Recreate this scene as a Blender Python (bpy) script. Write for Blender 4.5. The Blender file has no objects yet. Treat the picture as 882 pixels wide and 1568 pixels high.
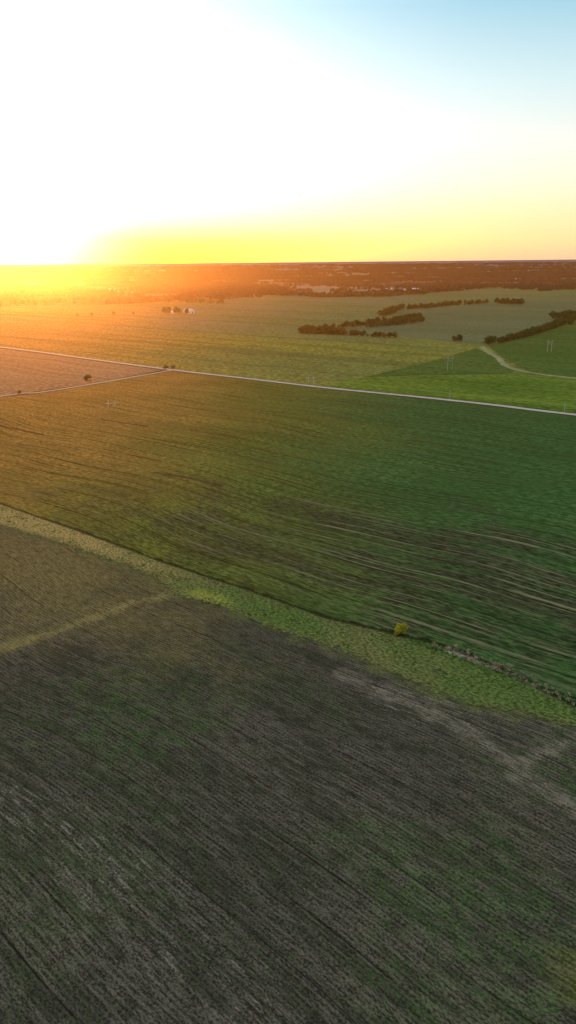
import bpy, bmesh, math, random
from mathutils import Matrix, Vector, noise as mnoise
random.seed(7)
scene=bpy.context.scene
ROW=math.radians(-39.5)
SUN_AZ=math.radians(-19.0); SUN_EL=math.radians(4.0)

# ---------------------------------------------------------------- node helper
class N:
    def __init__(s,nt): s.nt=nt; s.pos=None
    def new(s,t,**k):
        n=s.nt.nodes.new(t)
        for a,b in k.items(): setattr(n,a,b)
        return n
    def put(s,sock,v):
        if isinstance(v,bpy.types.NodeSocket): s.nt.links.new(v,sock)
        elif isinstance(v,(tuple,list)):
            sock.default_value=tuple(v) if len(sock.default_value)==len(v) else tuple(v)+(1,)
        else: sock.default_value=v
    def m(s,op,a,b=0.0,c=None,clamp=False):
        n=s.new('ShaderNodeMath',operation=op,use_clamp=clamp); s.put(n.inputs[0],a); s.put(n.inputs[1],b)
        if c is not None: s.put(n.inputs[2],c)
        return n.outputs[0]
    def v(s,op,a,b=None,scale=None):
        n=s.new('ShaderNodeVectorMath',operation=op); s.put(n.inputs[0],a)
        if b is not None: s.put(n.inputs[1],b)
        if scale is not None: s.put(n.inputs[3],scale)
        return n.outputs[1] if op in('DOT_PRODUCT','LENGTH','DISTANCE') else n.outputs[0]
    def mr(s,x,a,b,c=0.0,d=1.0,smooth=True):
        n=s.new('ShaderNodeMapRange',interpolation_type='SMOOTHSTEP' if smooth else 'LINEAR')
        for i,q in enumerate((x,a,b,c,d)): s.put(n.inputs[i],q)
        return n.outputs[0]
    def mix(s,f,a,b,mode='MIX'):
        n=s.new('ShaderNodeMix',data_type='RGBA',blend_type=mode); s.put(n.inputs[0],f); s.put(n.inputs[6],a); s.put(n.inputs[7],b)
        return n.outputs[2]
    def noise(s,vec,scale,detail=3.0,rough=0.55):
        n=s.new('ShaderNodeTexNoise',noise_dimensions='2D'); s.put(n.inputs['Vector'],vec); s.put(n.inputs['Scale'],scale)
        s.put(n.inputs['Detail'],detail); s.put(n.inputs['Roughness'],rough); return n.outputs[0]
    def ramp(s,f,stops):
        n=s.new('ShaderNodeValToRGB'); s.put(n.inputs[0],f); e=n.color_ramp.elements
        while len(e)<len(stops): e.new(0.5)
        for el,(p,c) in zip(e,stops): el.position=p; el.color=(*c,1)
        return n.outputs[0]
    def world(s,warp=11.0):
        if s.pos is None:
            p=s.new('ShaderNodeNewGeometry').outputs['Position']
            s.pos=s.v('MULTIPLY',p,(1,1,0))
            mp=s.new('ShaderNodeMapping'); s.put(mp.inputs[0],s.pos); mp.inputs['Rotation'].default_value=(0,0,-ROW)
            s.rot0=mp.outputs[0]
            x=s.new('ShaderNodeSeparateXYZ'); s.put(x.inputs[0],s.rot0)
            wv=s.m('MULTIPLY',s.m('SUBTRACT',s.noise(s.v('MULTIPLY',s.rot0,(1,0.5,0)),0.009,1.0,0.4),0.5),warp*2)
            s.u=x.outputs[0]; s.w=s.m('ADD',x.outputs[1],wv)
            c=s.new('ShaderNodeCombineXYZ'); s.put(c.inputs[0],s.u); s.put(c.inputs[1],s.w); s.rot=c.outputs[0]
        return s.pos
    def stretch(s,a,b=1.0): return s.v('MULTIPLY',s.rot,(a,b,1))
    def blob(s,c,r,wob=0.0,al=1.0):
        cc=Matrix.Rotation(-ROW,3,'Z')@Vector((*c,0))
        d=s.v('LENGTH',s.v('MULTIPLY',s.v('SUBTRACT',s.rot0,tuple(cc)),(1/(r*al),1/r,0)))
        if wob: d=s.m('ADD',d,s.m('MULTIPLY',s.m('SUBTRACT',s.big,0.5),wob*2))
        return s.mr(d,1.25,0.15)
    def segd(s,pts):
        out=None
        for a,b in zip(pts[:-1],pts[1:]):
            A=Vector((*a,0)); B=Vector((*b,0)); ba=B-A
            pa=s.v('SUBTRACT',s.pos,tuple(A))
            h=s.m('DIVIDE',s.v('DOT_PRODUCT',pa,tuple(ba)),ba.length_squared,clamp=True)
            q=s.v('SCALE',tuple(ba),scale=h)
            d=s.v('DISTANCE',pa,q)
            out=d if out is None else s.m('MINIMUM',out,d)
        return out
    def seg(s,pts,w,soft,wob=0.0,nz=None):
        out=s.segd(pts)
        if wob: out=s.m('ADD',out,s.m('MULTIPLY',s.m('SUBTRACT',nz if nz is not None else s.big,0.5),wob))
        return s.mr(out,w+soft,w)

def mat(name,build):
    m=bpy.data.materials.new(name); m.use_nodes=True; nt=m.node_tree; nt.nodes.clear()
    n=N(nt); out=n.new('ShaderNodeOutputMaterial'); n.world()
    n.big=n.noise(n.pos,0.045,4.0,0.65)
    col,height,dist=build(n)
    d=n.new('ShaderNodeBsdfDiffuse'); n.put(d.inputs[0],col)
    if height is not None:
        b=n.new('ShaderNodeBump'); n.put(b.inputs['Height'],height); b.inputs['Distance'].default_value=dist; b.inputs['Strength'].default_value=1
        n.put(d.inputs['Normal'],b.outputs[0])
    n.put(out.inputs[0],d.outputs[0]); return m

def simple(name,col,rough=0.8,var=0.15):
    m=bpy.data.materials.new(name); m.use_nodes=True; nt=m.node_tree; n=N(nt)
    b=nt.nodes['Principled BSDF']; b.inputs['Roughness'].default_value=rough
    p=n.new('ShaderNodeNewGeometry').outputs['Position']
    f=n.noise(p,1.3,4)
    n.put(b.inputs['Base Color'],n.mix(f,tuple(c*(1-var) for c in col),tuple(min(1,c*(1+var)) for c in col)))
    return m

sU=[(-600,700),(-300,450),(-127,307),(-80,269),(-42,237),(-13,215),(11,195),(31,184),(42,178),(54,166),(68,148),(110,110),(200,35),(300,-50)]
sL=[(-600,665),(-300,425),(-117,279),(-96,265),(-69,245),(-44,225),(-36,211),(-23,204),(-4,188),(14,176),(23,167),(33,157),(43,149),(55,145),(66,139),(100,103),(190,25),(290,-60)]

# ---------------------------------------------------------------- field materials
def soil(n):
    fine=n.noise(n.stretch(0.5),3.6,2,0.6)
    clod=n.noise(n.stretch(0.22),1.2,3,0.65)
    med=n.noise(n.stretch(0.10),0.35,4,0.65)
    large=n.noise(n.stretch(0.35),0.018,5,0.65)
    r=n.m('PINGPONG',n.w,0.45)
    mixn=n.m('ADD',n.m('ADD',n.m('MULTIPLY',fine,0.58),n.m('MULTIPLY',clod,0.42)),n.m('MULTIPLY',n.m('SUBTRACT',r,0.22),0.22))
    sp=n.mr(mixn,0.35,0.67)
    c=n.mix(sp,(0.023,0.020,0.016),(0.128,0.112,0.090))
    c=n.mix(n.mr(large,0.42,0.62,0,0.45),c,n.mix(sp,(0.040,0.033,0.025),(0.20,0.17,0.13)))
    c=n.mix(n.mr(med,0.46,0.62,0,0.55),c,(0.026,0.023,0.019))
    g=n.mix(sp,(0.022,0.046,0.013),(0.105,0.185,0.052))
    gm=n.m('MAXIMUM',n.m('MULTIPLY',n.blob((34,88),24,1.2,1.5),0.95),n.m('MULTIPLY',n.blob((-38,150),26,1.2,1.2),0.9))
    gm=n.m('MAXIMUM',gm,n.m('MULTIPLY',n.blob((62,118),18,1.0,1.4),0.9))
    gm=n.m('MAXIMUM',gm,n.m('MULTIPLY',n.blob((-40,100),26,1.4,1.0),0.5))
    gm=n.m('MAXIMUM',gm,n.mr(large,0.50,0.36,0.08,0.45))
    tuft=n.mr(n.noise(n.pos,1.5,3,0.7),0.47,0.6)
    base=n.m('MULTIPLY',gm,n.mr(n.noise(n.pos,0.22,4,0.65),0.35,0.62,0.2,1.0))
    c=n.mix(n.m('MULTIPLY',base,n.m('ADD',n.m('MULTIPLY',tuft,0.6),0.3)),c,g)
    c=n.mix(n.m('MULTIPLY',n.mr(n.noise(n.pos,2.0,2,0.6),0.58,0.66),n.mr(med,0.42,0.6,0.15,0.65)),c,(0.05,0.115,0.026))
    c=n.mix(n.m('MULTIPLY',n.blob((43,79),6,1.0),0.4),c,n.mix(sp,(0.08,0.085,0.02),(0.24,0.24,0.06)))
    ul=n.blob((-88,235),42,0.6,2.2)
    c=n.mix(n.m('MULTIPLY',ul,0.9),c,n.mix(sp,(0.080,0.062,0.024),(0.29,0.225,0.09)))  # tan soil patch, orange sunlight mixed into its colour
    res=n.mr(n.noise(n.stretch(0.10),1.1,4,0.7),0.52,0.66)
    pm=n.m('MAXIMUM',n.m('MULTIPLY',n.blob((-46,112),9,1.4,4.5),0.75),n.m('MULTIPLY',n.blob((-16,82),8,1.4,3.0),0.6))
    pm=n.m('MAXIMUM',pm,n.blob((26,153),7,1.0,3.2))
    c=n.mix(n.m('MULTIPLY',n.m('MULTIPLY',pm,res),n.mr(sp,0.2,0.9,0.15,0.8)),c,(0.35,0.315,0.265))
    wob=n.noise(n.pos,0.12,5,0.7)
    w=n.seg([(14,163),(36,143),(43,135),(48,124),(56,113),(70,98)],0.1,3.8,10,wob)
    w=n.m('MAXIMUM',w,n.seg([(48,128),(61,135),(80,150)],0.1,2.3,7,wob))
    w=n.m('MULTIPLY',w,n.mr(clod,0.3,0.6,0.25,0.75))
    c=n.mix(w,c,n.mix(sp,(0.11,0.092,0.068),(0.27,0.235,0.18)))
    b=n.seg([(-34,214),(-49,205),(-69,186),(-79,178),(-140,125)],0.4,3.8,10,wob)
    c=n.mix(n.m('MULTIPLY',b,0.8),c,n.mix(sp,(0.13,0.105,0.038),(0.36,0.29,0.12)))
    fr=n.m('ADD',n.segd(sL[2:16]),n.m('MULTIPLY',n.m('SUBTRACT',wob,0.5),22))
    c=n.mix(n.mr(fr,5,-3,0,0.85),c,n.mix(sp,(0.060,0.070,0.023),(0.20,0.215,0.075)))
    t=n.m('PINGPONG',n.w,4.6)
    tl=n.m('MULTIPLY',n.mr(t,0.26,0.05),n.mr(n.noise(n.stretch(0.10,0.3),0.5,4,0.7),0.42,0.60,0.0,0.8))
    c=n.mix(tl,c,(0.012,0.010,0.009))
    return c,mixn,0.20

def crop(n):
    fine=n.noise(n.stretch(0.22),1.2,4,0.7)
    large=n.noise(n.stretch(0.4),0.012,5,0.65)
    sp=n.mr(fine,0.36,0.66)
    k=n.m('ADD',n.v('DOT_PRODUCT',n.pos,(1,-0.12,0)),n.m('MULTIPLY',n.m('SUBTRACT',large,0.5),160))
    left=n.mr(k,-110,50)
    green=n.mix(sp,(0.020,0.058,0.017),(0.088,0.195,0.056))
    olive=n.mix(sp,(0.066,0.080,0.014),(0.225,0.240,0.050))
    glow_gold=n.mix(sp,(0.190,0.100,0.022),(0.500,0.290,0.075))
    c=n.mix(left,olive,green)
    c=n.mix(n.mr(k,-70,-200,0,0.95),c,glow_gold)  # low sun's orange glow painted into the crop colour towards the left
    patch=n.mr(n.noise(n.stretch(0.5),0.035,5,0.65),0.38,0.62)
    c=n.mix(n.m('MULTIPLY',patch,0.40),c,n.mix(left,(0.13,0.105,0.026),(0.045,0.090,0.024)))
    th=n.blob((62,225),58,1.0,2.4)
    th=n.m('MAXIMUM',th,n.m('MULTIPLY',n.blob((-10,248),28,1.2,4.0),0.85))
    th=n.m('MULTIPLY',th,n.mr(n.noise(n.stretch(0.2),0.05,5,0.7),0.34,0.54,0.25,1))
    rown=n.noise(n.stretch(0.014),0.60,4,0.7)
    c2=n.mix(sp,(0.020,0.021,0.012),(0.092,0.087,0.050))
    c=n.mix(n.m('MULTIPLY',th,n.mr(rown,0.34,0.54,0.5,0.95)),c,c2)
    c=n.mix(n.m('MULTIPLY',n.m('ADD',th,0.12),n.mr(rown,0.57,0.62,0,0.75)),c,(0.25,0.235,0.13))
    c=n.mix(n.mr(rown,0.46,0.37,0,0.60),c,(0.022,0.032,0.011))
    t=n.m('PINGPONG',n.w,4.5)
    tl=n.m('MULTIPLY',n.mr(t,0.65,0.1),n.mr(n.noise(n.stretch(0.05,0.3),0.4,4,0.7),0.40,0.58,0,0.75))
    c=n.mix(tl,c,(0.014,0.018,0.007))
    wob=n.noise(n.pos,0.2,4)
    s1=n.seg([(-66,352),(-48,342),(-31,328)],0.5,1.6,3,wob)
    s1=n.m('MAXIMUM',s1,n.seg([(-124,484),(-90,461)],0.5,2,3,wob))
    s1=n.m('MAXIMUM',s1,n.seg([(-150,440),(-190,470)],0.5,2,3,wob))
    c=n.mix(n.m('MULTIPLY',s1,0.8),c,(0.07,0.035,0.025))
    return c,fine,0.4

def strip(n):
    fine=n.noise(n.stretch(0.6),1.5,4,0.7); sp=n.mr(fine,0.36,0.66)
    wob=n.noise(n.pos,0.10,5,0.65)
    tan=n.mix(sp,(0.220,0.150,0.050),(0.58,0.42,0.16))
    c=n.mix(n.mr(n.v('DOT_PRODUCT',n.pos,(1,0,0)),-90,-15),tan,n.mix(sp,(0.080,0.084,0.028),(0.25,0.25,0.09)))  # tan grass at the left end, sun glow tinted into its colour
    gm=n.m('MAXIMUM',n.blob((-8,198),12,0.9,3.0),n.blob((52,158),15,0.8,2.6))
    gm=n.m('MAXIMUM',gm,n.mr(wob,0.50,0.62,0,0.5))
    c=n.mix(n.m('MULTIPLY',gm,0.85),c,n.mix(sp,(0.040,0.078,0.018),(0.15,0.235,0.055)))
    c=n.mix(n.m('MULTIPLY',n.blob((-24,207),5,0.8,2.2),0.65),c,n.mix(sp,(0.22,0.23,0.03),(0.48,0.48,0.10)))
    gl=n.seg([(34,181),(41,175),(50,167),(58,160)],0.6,2.8,3.5,wob)
    c=n.mix(n.m('MULTIPLY',gl,0.8),c,n.mix(sp,(0.015,0.038,0.010),(0.09,0.18,0.03)))
    dry=n.seg([(44,174),(52,168),(60,159),(72,147),(95,126)],0.4,2.2,3.0,wob)
    c=n.mix(n.m('MULTIPLY',dry,n.mr(fine,0.40,0.56)),c,(0.55,0.46,0.34))
    dk=n.seg(sU[:12],0.6,1.2,1.0,wob)
    c=n.mix(n.m('MULTIPLY',dk,0.8),c,(0.018,0.022,0.009))
    # worn lower edge fades towards bare soil
    lo=n.m('ADD',n.segd(sL[2:16]),n.m('MULTIPLY',n.m('SUBTRACT',wob,0.5),14))
    c=n.mix(n.mr(lo,3.5,-2,0,0.8),c,n.mix(sp,(0.050,0.058,0.021),(0.17,0.18,0.07)))
    return c,fine,0.3

def two(a1,a2,b1,b2,s=0.01,stretch=0.4,rows=True):
    def f(n):
        fine=n.noise(n.stretch(0.3),0.5,4,0.7); sp=n.mr(fine,0.38,0.64)
        lg=n.noise(n.stretch(stretch),s,5,0.65)
        c=n.mix(n.mr(lg,0.38,0.62),n.mix(sp,a1,a2),n.mix(sp,b1,b2))
        if rows:
            rn=n.noise(n.stretch(0.02),0.09,5,0.7)
            c=n.mix(n.mr(rn,0.54,0.62,0,0.45),c,b1)
            c=n.mix(n.mr(rn,0.46,0.38,0,0.4),c,a2)
        return c,None,0
    return f

def pasture(n):
    fine=n.noise(n.stretch(0.4),0.4,4,0.7); sp=n.mr(fine,0.38,0.64)
    lg=n.noise(n.stretch(0.35),0.006,5,0.65)
    yel=n.mix(sp,(0.120,0.13,0.022),(0.34,0.33,0.07))
    glow_gold=n.mix(sp,(0.22,0.12,0.03),(0.50,0.30,0.09))
    gr=n.mix(sp,(0.078,0.115,0.038),(0.185,0.235,0.08))
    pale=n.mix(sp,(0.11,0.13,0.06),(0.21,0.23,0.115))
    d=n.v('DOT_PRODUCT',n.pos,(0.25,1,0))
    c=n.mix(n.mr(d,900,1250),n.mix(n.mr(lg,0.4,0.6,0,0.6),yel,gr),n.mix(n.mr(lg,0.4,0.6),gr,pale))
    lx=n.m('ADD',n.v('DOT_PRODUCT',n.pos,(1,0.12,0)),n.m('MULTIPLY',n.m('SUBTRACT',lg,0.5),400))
    c=n.mix(n.mr(lx,60,-220,0,0.85),c,glow_gold)  # warm sun glow over the left pasture, put into the grass colour
    sw=n.noise(n.v('MULTIPLY',n.pos,(1,0.6,1)),0.02,5,0.7)
    c=n.mix(n.mr(n.m('ABSOLUTE',n.m('SUBTRACT',sw,0.5)),0.025,0.0,0,0.55),c,(0.06,0.065,0.018))
    rn=n.noise(n.stretch(0.03),0.03,5,0.7)
    c=n.mix(n.mr(rn,0.54,0.62,0,0.45),c,(0.07,0.09,0.03))
    ln=n.seg([(-400,1080),(-60,860),(60,740)],0.5,5,8)
    c=n.mix(n.m('MULTIPLY',ln,0.4),c,(0.06,0.075,0.02))
    return c,None,0

def farland(n):
    v=n.new('ShaderNodeTexVoronoi',distance='CHEBYCHEV',voronoi_dimensions='2D'); n.put(v.inputs['Vector'],n.v('MULTIPLY',n.rot0,(1,1.6,1)))
    v.inputs['Scale'].default_value=1/650; v.inputs['Randomness'].default_value=0.8
    x=n.new('ShaderNodeSeparateColor'); n.put(x.inputs[0],v.outputs['Color'])
    c=n.ramp(x.outputs[0],[(0.0,(0.08,0.11,0.06)),(0.3,(0.12,0.15,0.08)),(0.5,(0.18,0.18,0.12)),(0.7,(0.20,0.18,0.14)),(0.85,(0.10,0.095,0.08)),(1.0,(0.23,0.21,0.17))])
    w=n.noise(n.pos,0.0016,6,0.65)
    c=n.mix(n.mr(w,0.50,0.56),c,n.mix(n.noise(n.pos,0.02,3),(0.032,0.038,0.034),(0.065,0.072,0.062)))
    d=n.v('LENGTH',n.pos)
    c=n.mix(n.mr(d,5000,20000,0,0.85),c,n.mix(n.mr(n.noise(n.pos,0.0007,4),0.4,0.6),(0.10,0.105,0.15),(0.20,0.20,0.25)))  # distance haze painted as a purple-grey tint towards the horizon
    return c,None,0

def gravel(n):
    f=n.noise(n.pos,1.2,4,0.7)
    return n.mix(f,(0.38,0.34,0.29),(0.64,0.59,0.52)),None,0.1
def verge(n):
    f=n.noise(n.pos,0.5,4,0.75)
    return n.mix(n.mr(f,0.38,0.62),(0.045,0.052,0.017),(0.18,0.175,0.06)),None,0.5

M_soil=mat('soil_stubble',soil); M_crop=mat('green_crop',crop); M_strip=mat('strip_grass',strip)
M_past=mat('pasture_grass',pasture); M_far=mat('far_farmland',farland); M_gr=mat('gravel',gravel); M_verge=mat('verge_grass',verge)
M_bright=mat('bright_green_crop',two((0.065,0.12,0.015),(0.20,0.28,0.045),(0.035,0.09,0.012),(0.13,0.21,0.035),0.012))
M_deep=mat('deep_green_crop',two((0.03,0.075,0.014),(0.095,0.175,0.04),(0.04,0.085,0.02),(0.12,0.19,0.045),0.01))
M_hill=mat('hay_field',two((0.07,0.10,0.045),(0.15,0.19,0.085),(0.09,0.12,0.055),(0.18,0.21,0.105),0.006))
M_tan=mat('tan_field',two((0.20,0.125,0.06),(0.40,0.27,0.15),(0.17,0.11,0.05),(0.35,0.235,0.125),0.01))
M_path=mat('grass_path',two((0.20,0.21,0.10),(0.40,0.38,0.21),(0.16,0.19,0.08),(0.32,0.33,0.17),0.05,rows=False))

# ---------------------------------------------------------------- geometry helpers
def link(o): scene.collection.objects.link(o); return o
def mesh_obj(name,verts,faces,mats,idx=None):
    me=bpy.data.meshes.new(name); me.from_pydata(verts,[],faces)
    for m in mats: me.materials.append(m)
    if idx: me.polygons.foreach_set('material_index',idx)
    me.update(); return bpy.data.objects.new(name,me)

def ragged(poly,amp,step):
    out=[]
    for i,a in enumerate(poly):
        b=poly[(i+1)%len(poly)]; A=Vector(a);B=Vector(b); L=(B-A).length; k=max(1,min(160,int(L/step)))
        t=(B-A).normalized(); nn=Vector((-t.y,t.x))
        for j in range(k):
            p=A.lerp(B,j/k)
            q=mnoise.fractal(Vector((p.x,p.y,0))*(0.35/step*3),1.0,2.0,4)*amp
            out.append(tuple(p+nn*q))
    return out
def sheet(name,poly,z,m,amp=1.2,step=4,thick=0.0):
    poly=ragged(poly,amp,step)
    bm=bmesh.new(); vs=[bm.verts.new((x,y,z)) for x,y in poly]; f=bm.faces.new(vs)
    bm.normal_update()
    if f.normal.z<0: f.normal_flip()
    if thick:
        es=list(f.edges)
        r=bmesh.ops.extrude_edge_only(bm,edges=es)
        for v in [q for q in r['geom'] if isinstance(q,bmesh.types.BMVert)]: v.co.z-=thick
    bmesh.ops.triangulate(bm,faces=[f])
    me=bpy.data.meshes.new(name); bm.to_mesh(me); bm.free(); me.materials.append(m)
    return link(bpy.data.objects.new(name,me))
def smooth_line(pts,k=8):
    out=[]; P=[Vector(p) for p in pts]; P=[P[0]*2-P[1]]+P+[P[-1]*2-P[-2]]
    for i in range(1,len(P)-2):
        for j in range(k):
            t=j/k;a,b,c,d=P[i-1:i+3]
            out.append(0.5*((2*b)+(c-a)*t+(2*a-5*b+4*c-d)*t*t+(3*b-3*c+d-a)*t**3))
    out.append(P[-2]); return out
def ribbon(name,pts,w,z,m,amp=0.3,crown=0.0):
    L=smooth_line(pts,14); V=[];F=[]
    for i,p in enumerate(L):
        t=(L[min(i+1,len(L)-1)]-L[max(i-1,0)]).normalized(); nn=Vector((-t.y,t.x))
        a=amp*mnoise.noise(Vector((p.x,p.y,3))*0.1); b=amp*mnoise.noise(Vector((p.x,p.y,9))*0.1)
        l=p+nn*(w/2+a); r=p-nn*(w/2+b)
        V+=[(l.x,l.y,z),(p.x,p.y,z+crown),(r.x,r.y,z)]
        if i: k=3*i; F+=[(k-3,k-2,k+1,k),(k-2,k-1,k+2,k+1)]
    o=mesh_obj(name,V,F,[m]); link(o); return o

# ---------------------------------------------------------------- ground and fields
S=60000
gv=[];gf=[]
K=24
for j in range(K+1):
    for i in range(K+1): gv.append((-S+2*S*i/K,-S+2*S*j/K,0))
for j in range(K):
    for i in range(K): a=j*(K+1)+i; gf.append((a,a+1,a+K+2,a+K+1))
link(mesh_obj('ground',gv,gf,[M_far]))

road=[(-1100,1545),(-700,1215),(-362,942),(-232,827),(-125,731),(-23,649),(33,604),(100,558),(150,521),(194,484),(400,325),(700,90)]
lane=[(-330,456),(-227,579),(-202,595),(-173,630),(-143,672),(-112,716)]
sheet('stubble_field',[(-700,-300),(300,-300)]+[(x+3,y+3) for x,y in sL[::-1]]+[(-700,745)],0.06,M_soil,0.5,6)
sheet('grass_strip',sL+[(x+1,y+2) for x,y in sU[::-1]],0.16,M_strip,2.2,1.2)
cr=sU+[(700,80),(400,318),(194,477),(150,514),(100,551),(33,597),(-23,642),(-112,708),(-143,664),(-173,622),(-202,588),(-227,571),(-328,450)]
cr=[p for p in cr if p not in((-600,700),(-300,450))]
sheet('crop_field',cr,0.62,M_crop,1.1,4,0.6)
sheet('tan_field',[(-340,462),(-236,582),(-206,602),(-178,634),(-150,680),(-122,720),(-232,817),(-362,932),(-700,1205),(-700,790)],0.30,M_tan,1,6)
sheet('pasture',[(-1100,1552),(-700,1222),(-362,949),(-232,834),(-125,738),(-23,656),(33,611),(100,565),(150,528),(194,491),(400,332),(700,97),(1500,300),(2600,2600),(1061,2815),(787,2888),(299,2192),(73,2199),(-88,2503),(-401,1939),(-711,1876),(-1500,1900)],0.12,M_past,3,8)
sheet('bright_crop_field',[(36,612),(100,568),(150,531),(194,494),(400,336),(620,170),(700,380),(480,510),(254,640),(222,664),(204,672),(126,668),(71,659),(50,640)],0.42,M_bright,1,5,0.3)
sheet('deep_crop_field',[(73,665),(126,673),(204,677),(219,702),(226,797),(224,880),(169,794),(117,726)],0.42,M_deep,1,5,0.3)
sheet('green_field',[(232,797),(226,706),(230,676),(256,650),(480,520),(800,360),(900,900),(560,1420),(496,1290),(330,1030),(245,905)],0.42,M_deep,1,6,0.3)
sheet('hay_field',[(160,1030),(235,930),(250,935),(345,1060),(490,1300),(560,1440),(900,2300),(470,1780),(235,1590),(250,1370),(140,1290),(60,1090)],0.30,M_hill,3,8)
sheet('road_verge',[(x-4,y-6) for x,y in road]+[(x+4,y+6) for x,y in road[::-1]],0.20,M_verge,1.5,5)
ribbon('gravel_road',road,5.8,0.75,M_gr,0.5,0.15)
ribbon('gravel_lane',lane,3.2,0.7,M_gr,0.5,0.1)
ribbon('field_track',[(234,893),(228,840),(225,790),(216,725),(222,684),(254,643),(330,600),(480,514),(800,350)],7,0.60,M_path,1.5,0.05)

# ---------------------------------------------------------------- vegetation
def leafmat(name,a,b,tr=0.35):
    m=bpy.data.materials.new(name); m.use_nodes=True; nt=m.node_tree; nt.nodes.clear(); n=N(nt)
    out=n.new('ShaderNodeOutputMaterial'); p=n.new('ShaderNodeNewGeometry').outputs['Position']
    at=n.new('ShaderNodeAttribute',attribute_name='tone').outputs['Fac']
    f=n.m('ADD',n.m('MULTIPLY',n.noise(p,0.5,3),0.5),n.m('MULTIPLY',at,0.5))
    c=n.mix(n.mr(f,0.3,0.7),a,b)
    d=n.new('ShaderNodeBsdfDiffuse'); t=n.new('ShaderNodeBsdfTranslucent'); n.put(d.inputs[0],c); n.put(t.inputs[0],c)
    if tr==0: n.put(out.inputs[0],d.outputs[0]); return m
    x=n.new('ShaderNodeMixShader'); x.inputs[0].default_value=tr; n.put(x.inputs[1],d.outputs[0]); n.put(x.inputs[2],t.outputs[0]); n.put(out.inputs[0],x.outputs[0]); return m
M_leaf=leafmat('tree_leaves',(0.014,0.036,0.010),(0.062,0.130,0.030),0.05)
M_wood_leaf=leafmat('woodland_leaves',(0.018,0.028,0.022),(0.055,0.080,0.060),0)  # leaf colour greyed to carry the haze of distance
M_leafy=leafmat('yellow_leaves',(0.12,0.13,0.012),(0.45,0.42,0.045))
M_dry=leafmat('dry_brush',(0.14,0.11,0.06),(0.48,0.40,0.28),0)
M_tuft=leafmat('grass_tuft',(0.040,0.060,0.015),(0.17,0.22,0.055),0)
M_bark=simple('bark',(0.07,0.05,0.035))

def tree_mesh(name,H,R,nleaf,ls,leafm,seed,trunk=0.28,lobes=9,extra=None):
    rnd=random.Random(seed); V=[];F=[];I=[];T=[]
    def tube(a,b,r0,r1,k=5):
        a=Vector(a);b=Vector(b);d=(b-a).normalized();u=d.orthogonal().normalized();w=d.cross(u);s=len(V)
        for p,r in((a,r0),(b,r1)):
            for i in range(k):
                an=2*math.pi*i/k; V.append(tuple(p+(u*math.cos(an)+w*math.sin(an))*r))
        for i in range(k): F.append((s+i,s+(i+1)%k,s+k+(i+1)%k,s+k+i)); I.append(1); T.append(0.5)
    th=H*trunk; tube((0,0,-0.3),(0,0,th),0.035*H,0.025*H,6); tube((0,0,th),(0.03*H,0.02*H,H*0.7),0.025*H,0.008*H,5)
    L=[]
    for i in range(lobes):
        an=2*math.pi*(i/lobes)+rnd.uniform(-.4,.4); rr=R*rnd.uniform(0.25,0.68); zz=H*rnd.uniform(trunk+0.12,0.82)
        rr*=1-0.55*max(0,(zz/H-0.55)/0.45)
        c=Vector((math.cos(an)*rr,math.sin(an)*rr,zz)); L.append((c,R*rnd.uniform(0.30,0.48),rnd.random()))
        tube((0,0,th*rnd.uniform(.8,1.2)),tuple(c),0.014*H,0.004*H,4)
    L.append((Vector((0,0,H*0.8)),R*0.42,0.7))
    for k in range(nleaf):
        c,r,tn=L[k%len(L)]
        d=Vector((rnd.gauss(0,1),rnd.gauss(0,1),rnd.gauss(0,1)))
        if d.length<1e-3: continue
        d.normalize(); p=c+Vector((d.x,d.y,d.z*0.75))*r*rnd.uniform(0.55,1.08)
        nn=(d+Vector((rnd.uniform(-1,1),rnd.uniform(-1,1),rnd.uniform(-.6,1)))*0.8).normalized()
        u=nn.orthogonal().normalized(); w=nn.cross(u); s=ls*rnd.uniform(0.6,1.25); b=len(V); a0=rnd.random()*6.28
        for q in range(4):
            an=a0+q*math.pi/2; V.append(tuple(p+(u*math.cos(an)+w*math.sin(an)*0.75)*s))
        F.append((b,b+1,b+2,b+3)); I.append(0); T.append(tn*0.6+rnd.random()*0.4)
    return V,F,I,T
def tree_obj(name,data,leafm):
    V,F,I,T=data; o=mesh_obj(name,V,F,[leafm,M_bark],I)
    a=o.data.attributes.new('tone','FLOAT','FACE'); a.data.foreach_set('value',T); return o
def combine(items):
    V=[];F=[];I=[];T=[]
    for (v,f,i,t),(ox,oy,s) in items:
        b=len(V); V+=[(x*s+ox,y*s+oy,z*s) for x,y,z in v]; F+=[tuple(q+b for q in g) for g in f]; I+=i; T+=t
    return V,F,I,T
C_tree=bpy.data.collections.new('tree_kinds'); C_cl=bpy.data.collections.new('woodland_kinds'); C_br=bpy.data.collections.new('brush_kinds'); C_tu=bpy.data.collections.new('tuft_kinds')
for s in range(5):
    C_tree.objects.link(tree_obj('hedge_tree_kind',tree_mesh('t',10,[5,6,4.4,6.5,5.5][s],620,0.62,M_leaf,s,trunk=0.10),M_leaf))
for s in range(5):
    rnd=random.Random(50+s); it=[]
    for k in range(13): it.append((tree_mesh('t',11,5.6,70,1.5,M_wood_leaf,100+s*20+k,trunk=0.1,lobes=5),(rnd.uniform(-34,34),rnd.uniform(-16,16),rnd.uniform(0.7,1.35))))
    C_cl.objects.link(tree_obj('woodland_kind',combine(it),M_wood_leaf))
for s in range(4):
    C_br.objects.link(tree_obj('brush_kind',tree_mesh('b',1.0,0.9,130,0.10,M_dry,300+s,trunk=0.1,lobes=6),M_dry))
for s in range(3):
    C_tu.objects.link(tree_obj('tuft_kind',tree_mesh('b',0.8,1.0,70,0.13,M_tuft,330+s,trunk=0.1,lobes=5),M_tuft))

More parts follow.
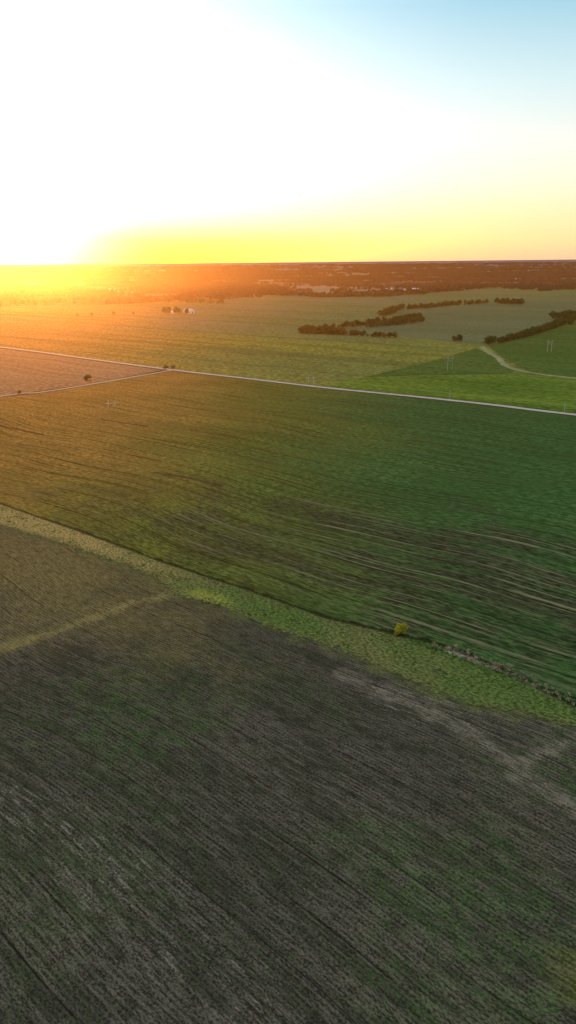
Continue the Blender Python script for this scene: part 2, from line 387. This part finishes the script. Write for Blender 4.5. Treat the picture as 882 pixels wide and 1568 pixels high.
def scatter(name,pts,coll):
    me=bpy.data.meshes.new(name); me.from_pydata([(x,y,z) for x,y,z,s in pts],[],[])
    a=me.attributes.new('scl','FLOAT','POINT'); a.data.foreach_set('value',[p[3] for p in pts])
    o=link(bpy.data.objects.new(name,me))
    ng=bpy.data.node_groups.new(name+'_instancing','GeometryNodeTree')
    ng.interface.new_socket('Geometry',in_out='INPUT',socket_type='NodeSocketGeometry'); ng.interface.new_socket('Geometry',in_out='OUTPUT',socket_type='NodeSocketGeometry')
    gi=ng.nodes.new('NodeGroupInput'); go=ng.nodes.new('NodeGroupOutput'); ip=ng.nodes.new('GeometryNodeInstanceOnPoints'); ci=ng.nodes.new('GeometryNodeCollectionInfo')
    ci.inputs[0].default_value=coll; ci.inputs['Separate Children'].default_value=True; ci.inputs['Reset Children'].default_value=True
    ip.inputs['Pick Instance'].default_value=True
    rv=ng.nodes.new('FunctionNodeRandomValue'); rv.data_type='FLOAT_VECTOR'; rv.inputs[0].default_value=(0,0,0); rv.inputs[1].default_value=(0,0,6.283)
    na=ng.nodes.new('GeometryNodeInputNamedAttribute'); na.data_type='FLOAT'; na.inputs[0].default_value='scl'
    l=ng.links.new; l(gi.outputs[0],ip.inputs['Points']); l(ci.outputs[0],ip.inputs['Instance']); l(rv.outputs[0],ip.inputs['Rotation']); l(na.outputs[0],ip.inputs['Scale']); l(ip.outputs[0],go.inputs[0])
    md=o.modifiers.new('instancing','NODES'); md.node_group=ng; return o

def along(pts,step,w,smin,smax,gap=0.0):
    out=[]; P=[Vector(p) for p in pts]
    for a,b in zip(P[:-1],P[1:]):
        L=(b-a).length; k=max(1,int(L/step)); t=(b-a).normalized(); nn=Vector((-t.y,t.x))
        for j in range(k):
            if random.random()<gap: continue
            p=a.lerp(b,(j+random.random()*.9)/k)+nn*random.uniform(-w,w); out.append((p.x,p.y,0,random.uniform(smin,smax)))
    return out
T=[]
T+=along([(20,1090),(45,1085),(80,1060),(115,1030),(152,1010)],3,5,0.45,0.95,0.1)
T+=along([(24,1090),(80,1072)],2.4,9,0.7,1.3)
T+=along([(92,1180),(150,1250),(205,1300),(238,1362)],3,5,0.5,1.15,0.1)
T+=along([(125,1180),(170,1215),(215,1260)],3.5,7,0.6,1.15,0.12)
T+=along([(30,1120),(92,1180)],5,6,0.5,1.0,0.2)
T+=along([(215,1262),(235,1300),(238,1362)],5,6,0.6,1.1,0.2)
T+=along([(175,1420),(205,1480),(234,1605),(300,1640),(380,1730),(470,1800)],4,9,0.6,1.3,0.1)
T+=along([(500,1790),(545,1745)],3,12,0.9,1.6)
T+=along([(246,918),(275,945),(330,1020),(400,1130),(496,1298),(560,1400)],2.6,4,0.45,1.15,0.12)
T+=along([(470,1290),(530,1330)],3,20,1.1,1.7)
T+=along([(420,1180),(450,1200)],6,10,0.8,1.2)
T+=[(216,962,0,0.8)]
T+=along([(-400,1990),(-337,2054),(-184,1932),(-150,1900)],6,20,0.8,1.5,0.1)
T+=along([(-420,1460),(-307,1539)],25,14,0.6,1.2,0.3)
T+=along([(-260,1560),(-200,1540)],6,18,0.9,1.5)
T+=along([(73,2199),(299,2192)],5,30,0.9,1.5)
T+=along([(299,2192),(450,2420),(787,2890)],8,14,0.8,1.4,0.1)
scatter('hedgerow_trees',T,C_tree)
T=[]
T+=along([(-700,1900),(-401,1965),(-88,2530),(73,2230),(299,2230),(787,2920),(1061,2850),(1700,2700)],32,30,0.8,1.3,0.08)
random.seed(3)
y=1950.0
while y<20000:
    step=50 if y<8000 else 140
    wd=0.62*y+300; x=-wd
    while x<wd:
        px=x+random.uniform(-.5,.5)*step; py=y+random.uniform(-.5,.5)*step
        x+=step
        lim=2250 if px>-100 else 1960
        if 150<px<800: lim=2300+(px-300)*1.2
        if py<lim+40 : continue
        r=Matrix.Rotation(-ROW,2)@Vector((px,py))
        v=mnoise.fractal(Vector((r.x/800,r.y/420,1.7)),1.0,2.0,4)
        hedge=(abs((r.x/430)%1-0.5)<0.06 or abs((r.y/380)%1-0.5)<0.07) and random.random()<0.4
        if v>0.12 or hedge:
            T.append((px,py,0,random.uniform(0.7,1.2)*(1 if y<8000 else 1.4)))
    y+=step*(0.8 if y<8000 else 1.2)
scatter('distant_woodland',T,C_cl)
nwood=len(T)
def tree(name,x,y,H,R,n,ls,lm,seed,trunk=0.15):
    o=tree_obj(name,tree_mesh(name,H,R,n,ls,lm,seed,trunk),lm); o.location=(x,y,0.1); return link(o)
tree('yellow_bush',31.5,184,3.2,2.3,1500,0.2,M_leafy,5,0.1)
tree('roadside_tree',-174,643,8.5,4.2,900,0.45,M_leaf,11)
tree('roadside_tree',-216,589,4.0,2.2,600,0.35,M_leaf,12)
tree('roadside_tree',-118,722,5.0,3.2,600,0.4,M_leaf,13)
tree('roadside_tree',-112,728,4.0,2.6,600,0.4,M_leaf,14)
tree('lone_tree',221,957,9.5,6,1100,0.55,M_leaf,16)
B=along([(40,178),(52,168),(62,157),(70,147)],0.4,2.2,0.4,1.2,0.1)
B+=along([(-40,228),(10,192),(34,178)],3.0,5.0,0.3,0.6,0.3)
B=[(x,y,0.12,s) for x,y,z,s in B]
scatter('dry_brush',B,C_br)
# grass tufts on the strip and its edges
B=along([(-140,305),(-96,270),(-44,232),(-18,209),(8,190),(30,172),(48,160),(66,144),(90,118)],0.3,6.5,0.2,0.7,0.0)
B+=along([(-34,214),(-49,205),(-69,186),(-79,178),(-110,150)],0.7,3.0,0.2,0.55)
B=[(x,y,0.14,s) for x,y,z,s in B if mnoise.noise(Vector((x,y,0))*0.18)>-0.1]
scatter('grass_tufts',B,C_tu)

# ---------------------------------------------------------------- buildings and poles
M_white=simple('white_siding',(0.75,0.74,0.70),0.6,0.05); M_roof=simple('shingle_roof',(0.22,0.10,0.07)); M_metal=simple('metal_roof',(0.55,0.56,0.58),0.4,0.08)
M_glass=simple('window_glass',(0.03,0.035,0.04),0.15); M_red=simple('barn_siding',(0.35,0.30,0.26),0.7); M_wood=simple('weathered_pole',(0.42,0.39,0.34)); M_brick=simple('chimney_brick',(0.25,0.10,0.07))
def box(x0,x1,y0,y1,z0,z1): 
    v=[(x,y,z) for z in(z0,z1) for x,y in((x0,y0),(x1,y0),(x1,y1),(x0,y1))]
    return v,[(3,2,1,0),(4,5,6,7),(0,1,5,4),(1,2,6,5),(2,3,7,6),(3,0,4,7)]
def part(par,name,vf,m):
    o=mesh_obj(name,vf[0],vf[1],[m]); link(o); o.parent=par; return o
def gable(w,l,h,rh,t=0.25,ov=0.5):
    a,b=w/2,l/2
    V=[(-a,-b,0),(a,-b,0),(a,b,0),(-a,b,0),(-a,-b,h),(a,-b,h),(a,b,h),(-a,b,h),(0,-b,h+rh),(0,b,h+rh)]
    Fw=[(0,1,5,8,4),(1,2,6,5),(2,3,7,9,6),(3,0,4,7),(0,3,2,1)]
    k=rh/a; e=a+ov; z=h-ov*k+0.03
    R=[(-e,-b-ov,z),(0,-b-ov,h+rh+0.03),(e,-b-ov,z),(-e,b+ov,z),(0,b+ov,h+rh+0.03),(e,b+ov,z)]
    R+=[(x,y,zz+t) for x,y,zz in R]
    Fr=[(0,1,4,3),(1,2,5,4),(6,9,10,7),(7,10,11,8),(0,6,7,1),(1,7,8,2),(3,4,10,9),(4,5,11,10),(0,3,9,6),(2,8,11,5)]
    return (V,Fw),(R,Fr)
def building(name,x,y,rot,w,l,h,rh,mw,mr,chim=True,door=1.0):
    e=bpy.data.objects.new(name,None); link(e); e.location=(x,y,0.1); e.rotation_euler=(0,0,rot)
    wl,rf=gable(w,l,h,rh); part(e,'walls',wl,mw); part(e,'roof',rf,mr)
    n=int(l/3)
    for i in range(n):
        yy=-l/2+(i+0.5)*l/n
        for sx in(-1,1):
            xx=sx*(w/2+0.02); part(e,'window_%d%s'%(i,'a' if sx<0 else 'b'),box(xx-0.03,xx+0.03,yy-0.5,yy+0.5,1.0,2.3),M_glass)
    part(e,'door',box(-0.5*door,0.5*door,-l/2-0.06,-l/2+0.02,0.0,2.1*min(door,1.6)),M_glass)
    if chim: part(e,'chimney',box(w*0.1,w*0.1+0.8,l*0.2,l*0.2+0.8,h+0.5*rh,h+rh+1.2),M_brick)
    return e
building('farm_house',-228,1549,math.radians(-35),9,14,5,3,M_white,M_roof)
building('barn',-200,1560,math.radians(55),12,20,5,3.5,M_white,M_metal,False,3)
building('farm_house',400,2545,math.radians(-35),10,16,6,3.5,M_white,M_roof)
building('barn',430,2565,math.radians(55),16,30,6,4,M_white,M_metal,False,3)
building('barn',350,2600,math.radians(50),14,26,5,4,M_red,M_metal,False,3)
for i in range(14):
    x=1000+random.uniform(0,700); y=3350+random.uniform(0,500)
    building('farm_house' if i%2 else 'barn',x,y,random.choice((math.radians(-38),math.radians(52))),12,random.uniform(14,34),6,3.5,M_white,M_metal if i%2 else M_roof,i%2==1,2)
def tube(p,q,r,k=8):
    a=Vector(p);b=Vector(q);d=(b-a).normalized();u=d.orthogonal().normalized();w=d.cross(u);V=[];F=[]
    for c,rr in((a,r),(b,r*0.75)):
        for i in range(k): an=2*math.pi*i/k; V.append(tuple(c+(u*math.cos(an)+w*math.sin(an))*rr))
    for i in range(k): F.append((i,(i+1)%k,k+(i+1)%k,k+i))
    F.append(tuple(range(k))[::-1]); F.append(tuple(range(k,2*k))); return V,F
def hframe(x,y,h,rot):
    e=bpy.data.objects.new('power_line_pole',None); link(e); e.location=(x,y,0); e.rotation_euler=(0,0,rot)
    part(e,'post_1',tube((-2.4,0,0),(-2.4,0,h),0.24),M_wood); part(e,'post_2',tube((2.4,0,0),(2.4,0,h),0.24),M_wood)
    part(e,'crossarm',box(-4.5,4.5,-0.13,0.13,h-2.6,h-2.3),M_wood)
    part(e,'brace_1',tube((-2.4,0.32,h-6),(2.4,0.32,h-2.9),0.1),M_wood); part(e,'brace_2',tube((2.4,-0.32,h-6),(-2.4,-0.32,h-2.9),0.1),M_wood)
    for i,xx in enumerate((-4.3,0,4.3)): part(e,'insulator_%d'%(i+1),tube((xx,0,h-2.6),(xx,0,h-4.0),0.14),M_glass)
def pole(x,y,h,rot):
    e=bpy.data.objects.new('utility_pole',None); link(e); e.location=(x,y,0); e.rotation_euler=(0,0,rot)
    part(e,'post',tube((0,0,0),(0,0,h),0.2),M_wood); part(e,'crossarm',box(-1.2,1.2,-0.30,-0.12,h-0.9,h-0.7),M_wood)
    for i,xx in enumerate((-1.0,1.0)): part(e,'insulator_%d'%(i+1),tube((xx,-0.21,h-0.7),(xx,-0.21,h-0.4),0.08),M_glass)
for x,y,h in((155,701,14),(296,837,14),(21,635,7),(-127,527,6)): hframe(x,y,h,math.radians(12))
for x,y in((190,496),(123,550)): pole(x,y,7,ROW+math.pi/2)

# ---------------------------------------------------------------- haze near the ground
def haze():
    V,F=box(-3500,3000,-300,3200,-1,170)
    m=bpy.data.materials.new('haze'); m.use_nodes=True; nt=m.node_tree; nt.nodes.clear()
    o=nt.nodes.new('ShaderNodeOutputMaterial'); s=nt.nodes.new('ShaderNodeVolumeScatter'); s.inputs['Color'].default_value=(1,0.35,0.09,1)
    s.inputs['Density'].default_value=0.9e-4; s.inputs['Anisotropy'].default_value=0.88; nt.links.new(s.outputs[0],o.inputs['Volume'])
    return link(mesh_obj('haze',V,F,[m]))
haze()

# ---------------------------------------------------------------- world, sun, camera
w=bpy.data.worlds.new('World'); scene.world=w; w.use_nodes=True; nt=w.node_tree; nt.nodes.clear(); n=N(nt)
out=n.new('ShaderNodeOutputWorld'); tc=n.new('ShaderNodeTexCoord').outputs['Generated']
d=n.v('NORMALIZE',tc); sx=n.new('ShaderNodeSeparateXYZ'); n.put(sx.inputs[0],d); z=sx.outputs[2]
base=n.ramp(z,[(0.0,(1.0,0.58,0.40)),(0.02,(1.0,0.73,0.40)),(0.05,(1.0,0.80,0.48)),(0.09,(0.98,0.87,0.70)),(0.13,(0.90,0.89,0.84)),(0.19,(0.62,0.81,0.86)),(0.27,(0.27,0.58,0.75)),(0.5,(0.54,0.61,0.65)),(1.0,(0.60,0.61,0.63))])
gcol=n.ramp(z,[(0.0,(1,0.50,0.0)),(0.022,(1,0.80,0.04)),(0.05,(1,0.94,0.50)),(0.09,(1,1,0.97)),(1.0,(1,1,1))])
sd=Vector((math.sin(SUN_AZ)*math.cos(SUN_EL),math.cos(SUN_AZ)*math.cos(SUN_EL),math.sin(SUN_EL)))
dot=n.m('MAXIMUM',n.v('DOT_PRODUCT',d,tuple(sd)),0.0)
g1=n.m('MULTIPLY',n.m('POWER',dot,15.0),1.0); g2=n.m('MULTIPLY',n.m('POWER',dot,300.0),4.0)
warm=n.m('MULTIPLY',g1,n.mr(z,0.065,0.015))
tint=n.mix(n.m('MINIMUM',n.m('MULTIPLY',warm,1.3),1.0),(1,1,1),(1,1,0.0))
base=n.v('MULTIPLY',base,tint)
add=n.v('ADD',base,n.v('SCALE',gcol,scale=g1)); add=n.v('ADD',add,n.v('SCALE',(1,0.85,0.50),scale=g2))
sky=n.new('ShaderNodeTexSky',sky_type='NISHITA',sun_disc=False,sun_elevation=SUN_EL,sun_rotation=SUN_AZ,altitude=200)
b1=n.new('ShaderNodeBackground'); n.put(b1.inputs[0],sky.outputs[0]); b1.inputs[1].default_value=0.05
b2=n.new('ShaderNodeBackground'); n.put(b2.inputs[0],add); b2.inputs[1].default_value=0.90
ad=n.new('ShaderNodeAddShader'); n.put(ad.inputs[0],b1.outputs[0]); n.put(ad.inputs[1],b2.outputs[0]); n.put(out.inputs[0],ad.outputs[0])

L=bpy.data.lights.new('sun','SUN'); L.energy=3.5; L.angle=math.radians(0.5); L.color=(1,0.66,0.36)
lo=link(bpy.data.objects.new('sun',L)); lo.rotation_euler=sd.to_track_quat('Z','Y').to_euler()

cam=bpy.data.cameras.new('camera'); co=link(bpy.data.objects.new('camera',cam)); scene.camera=co
cam.sensor_fit='VERTICAL'; cam.sensor_height=24; cam.lens=12/math.tan(math.radians(35)); cam.clip_start=0.5; cam.clip_end=200000
Mx=Matrix.Rotation(math.radians(90-18.95),4,'X')@Matrix.Rotation(math.radians(-0.55),4,'Z'); Mx.translation=(0,0,100); co.matrix_world=Mx
scene.view_settings.view_transform='Standard'; scene.view_settings.look='None'; scene.view_settings.exposure=0
print('woods',nwood)
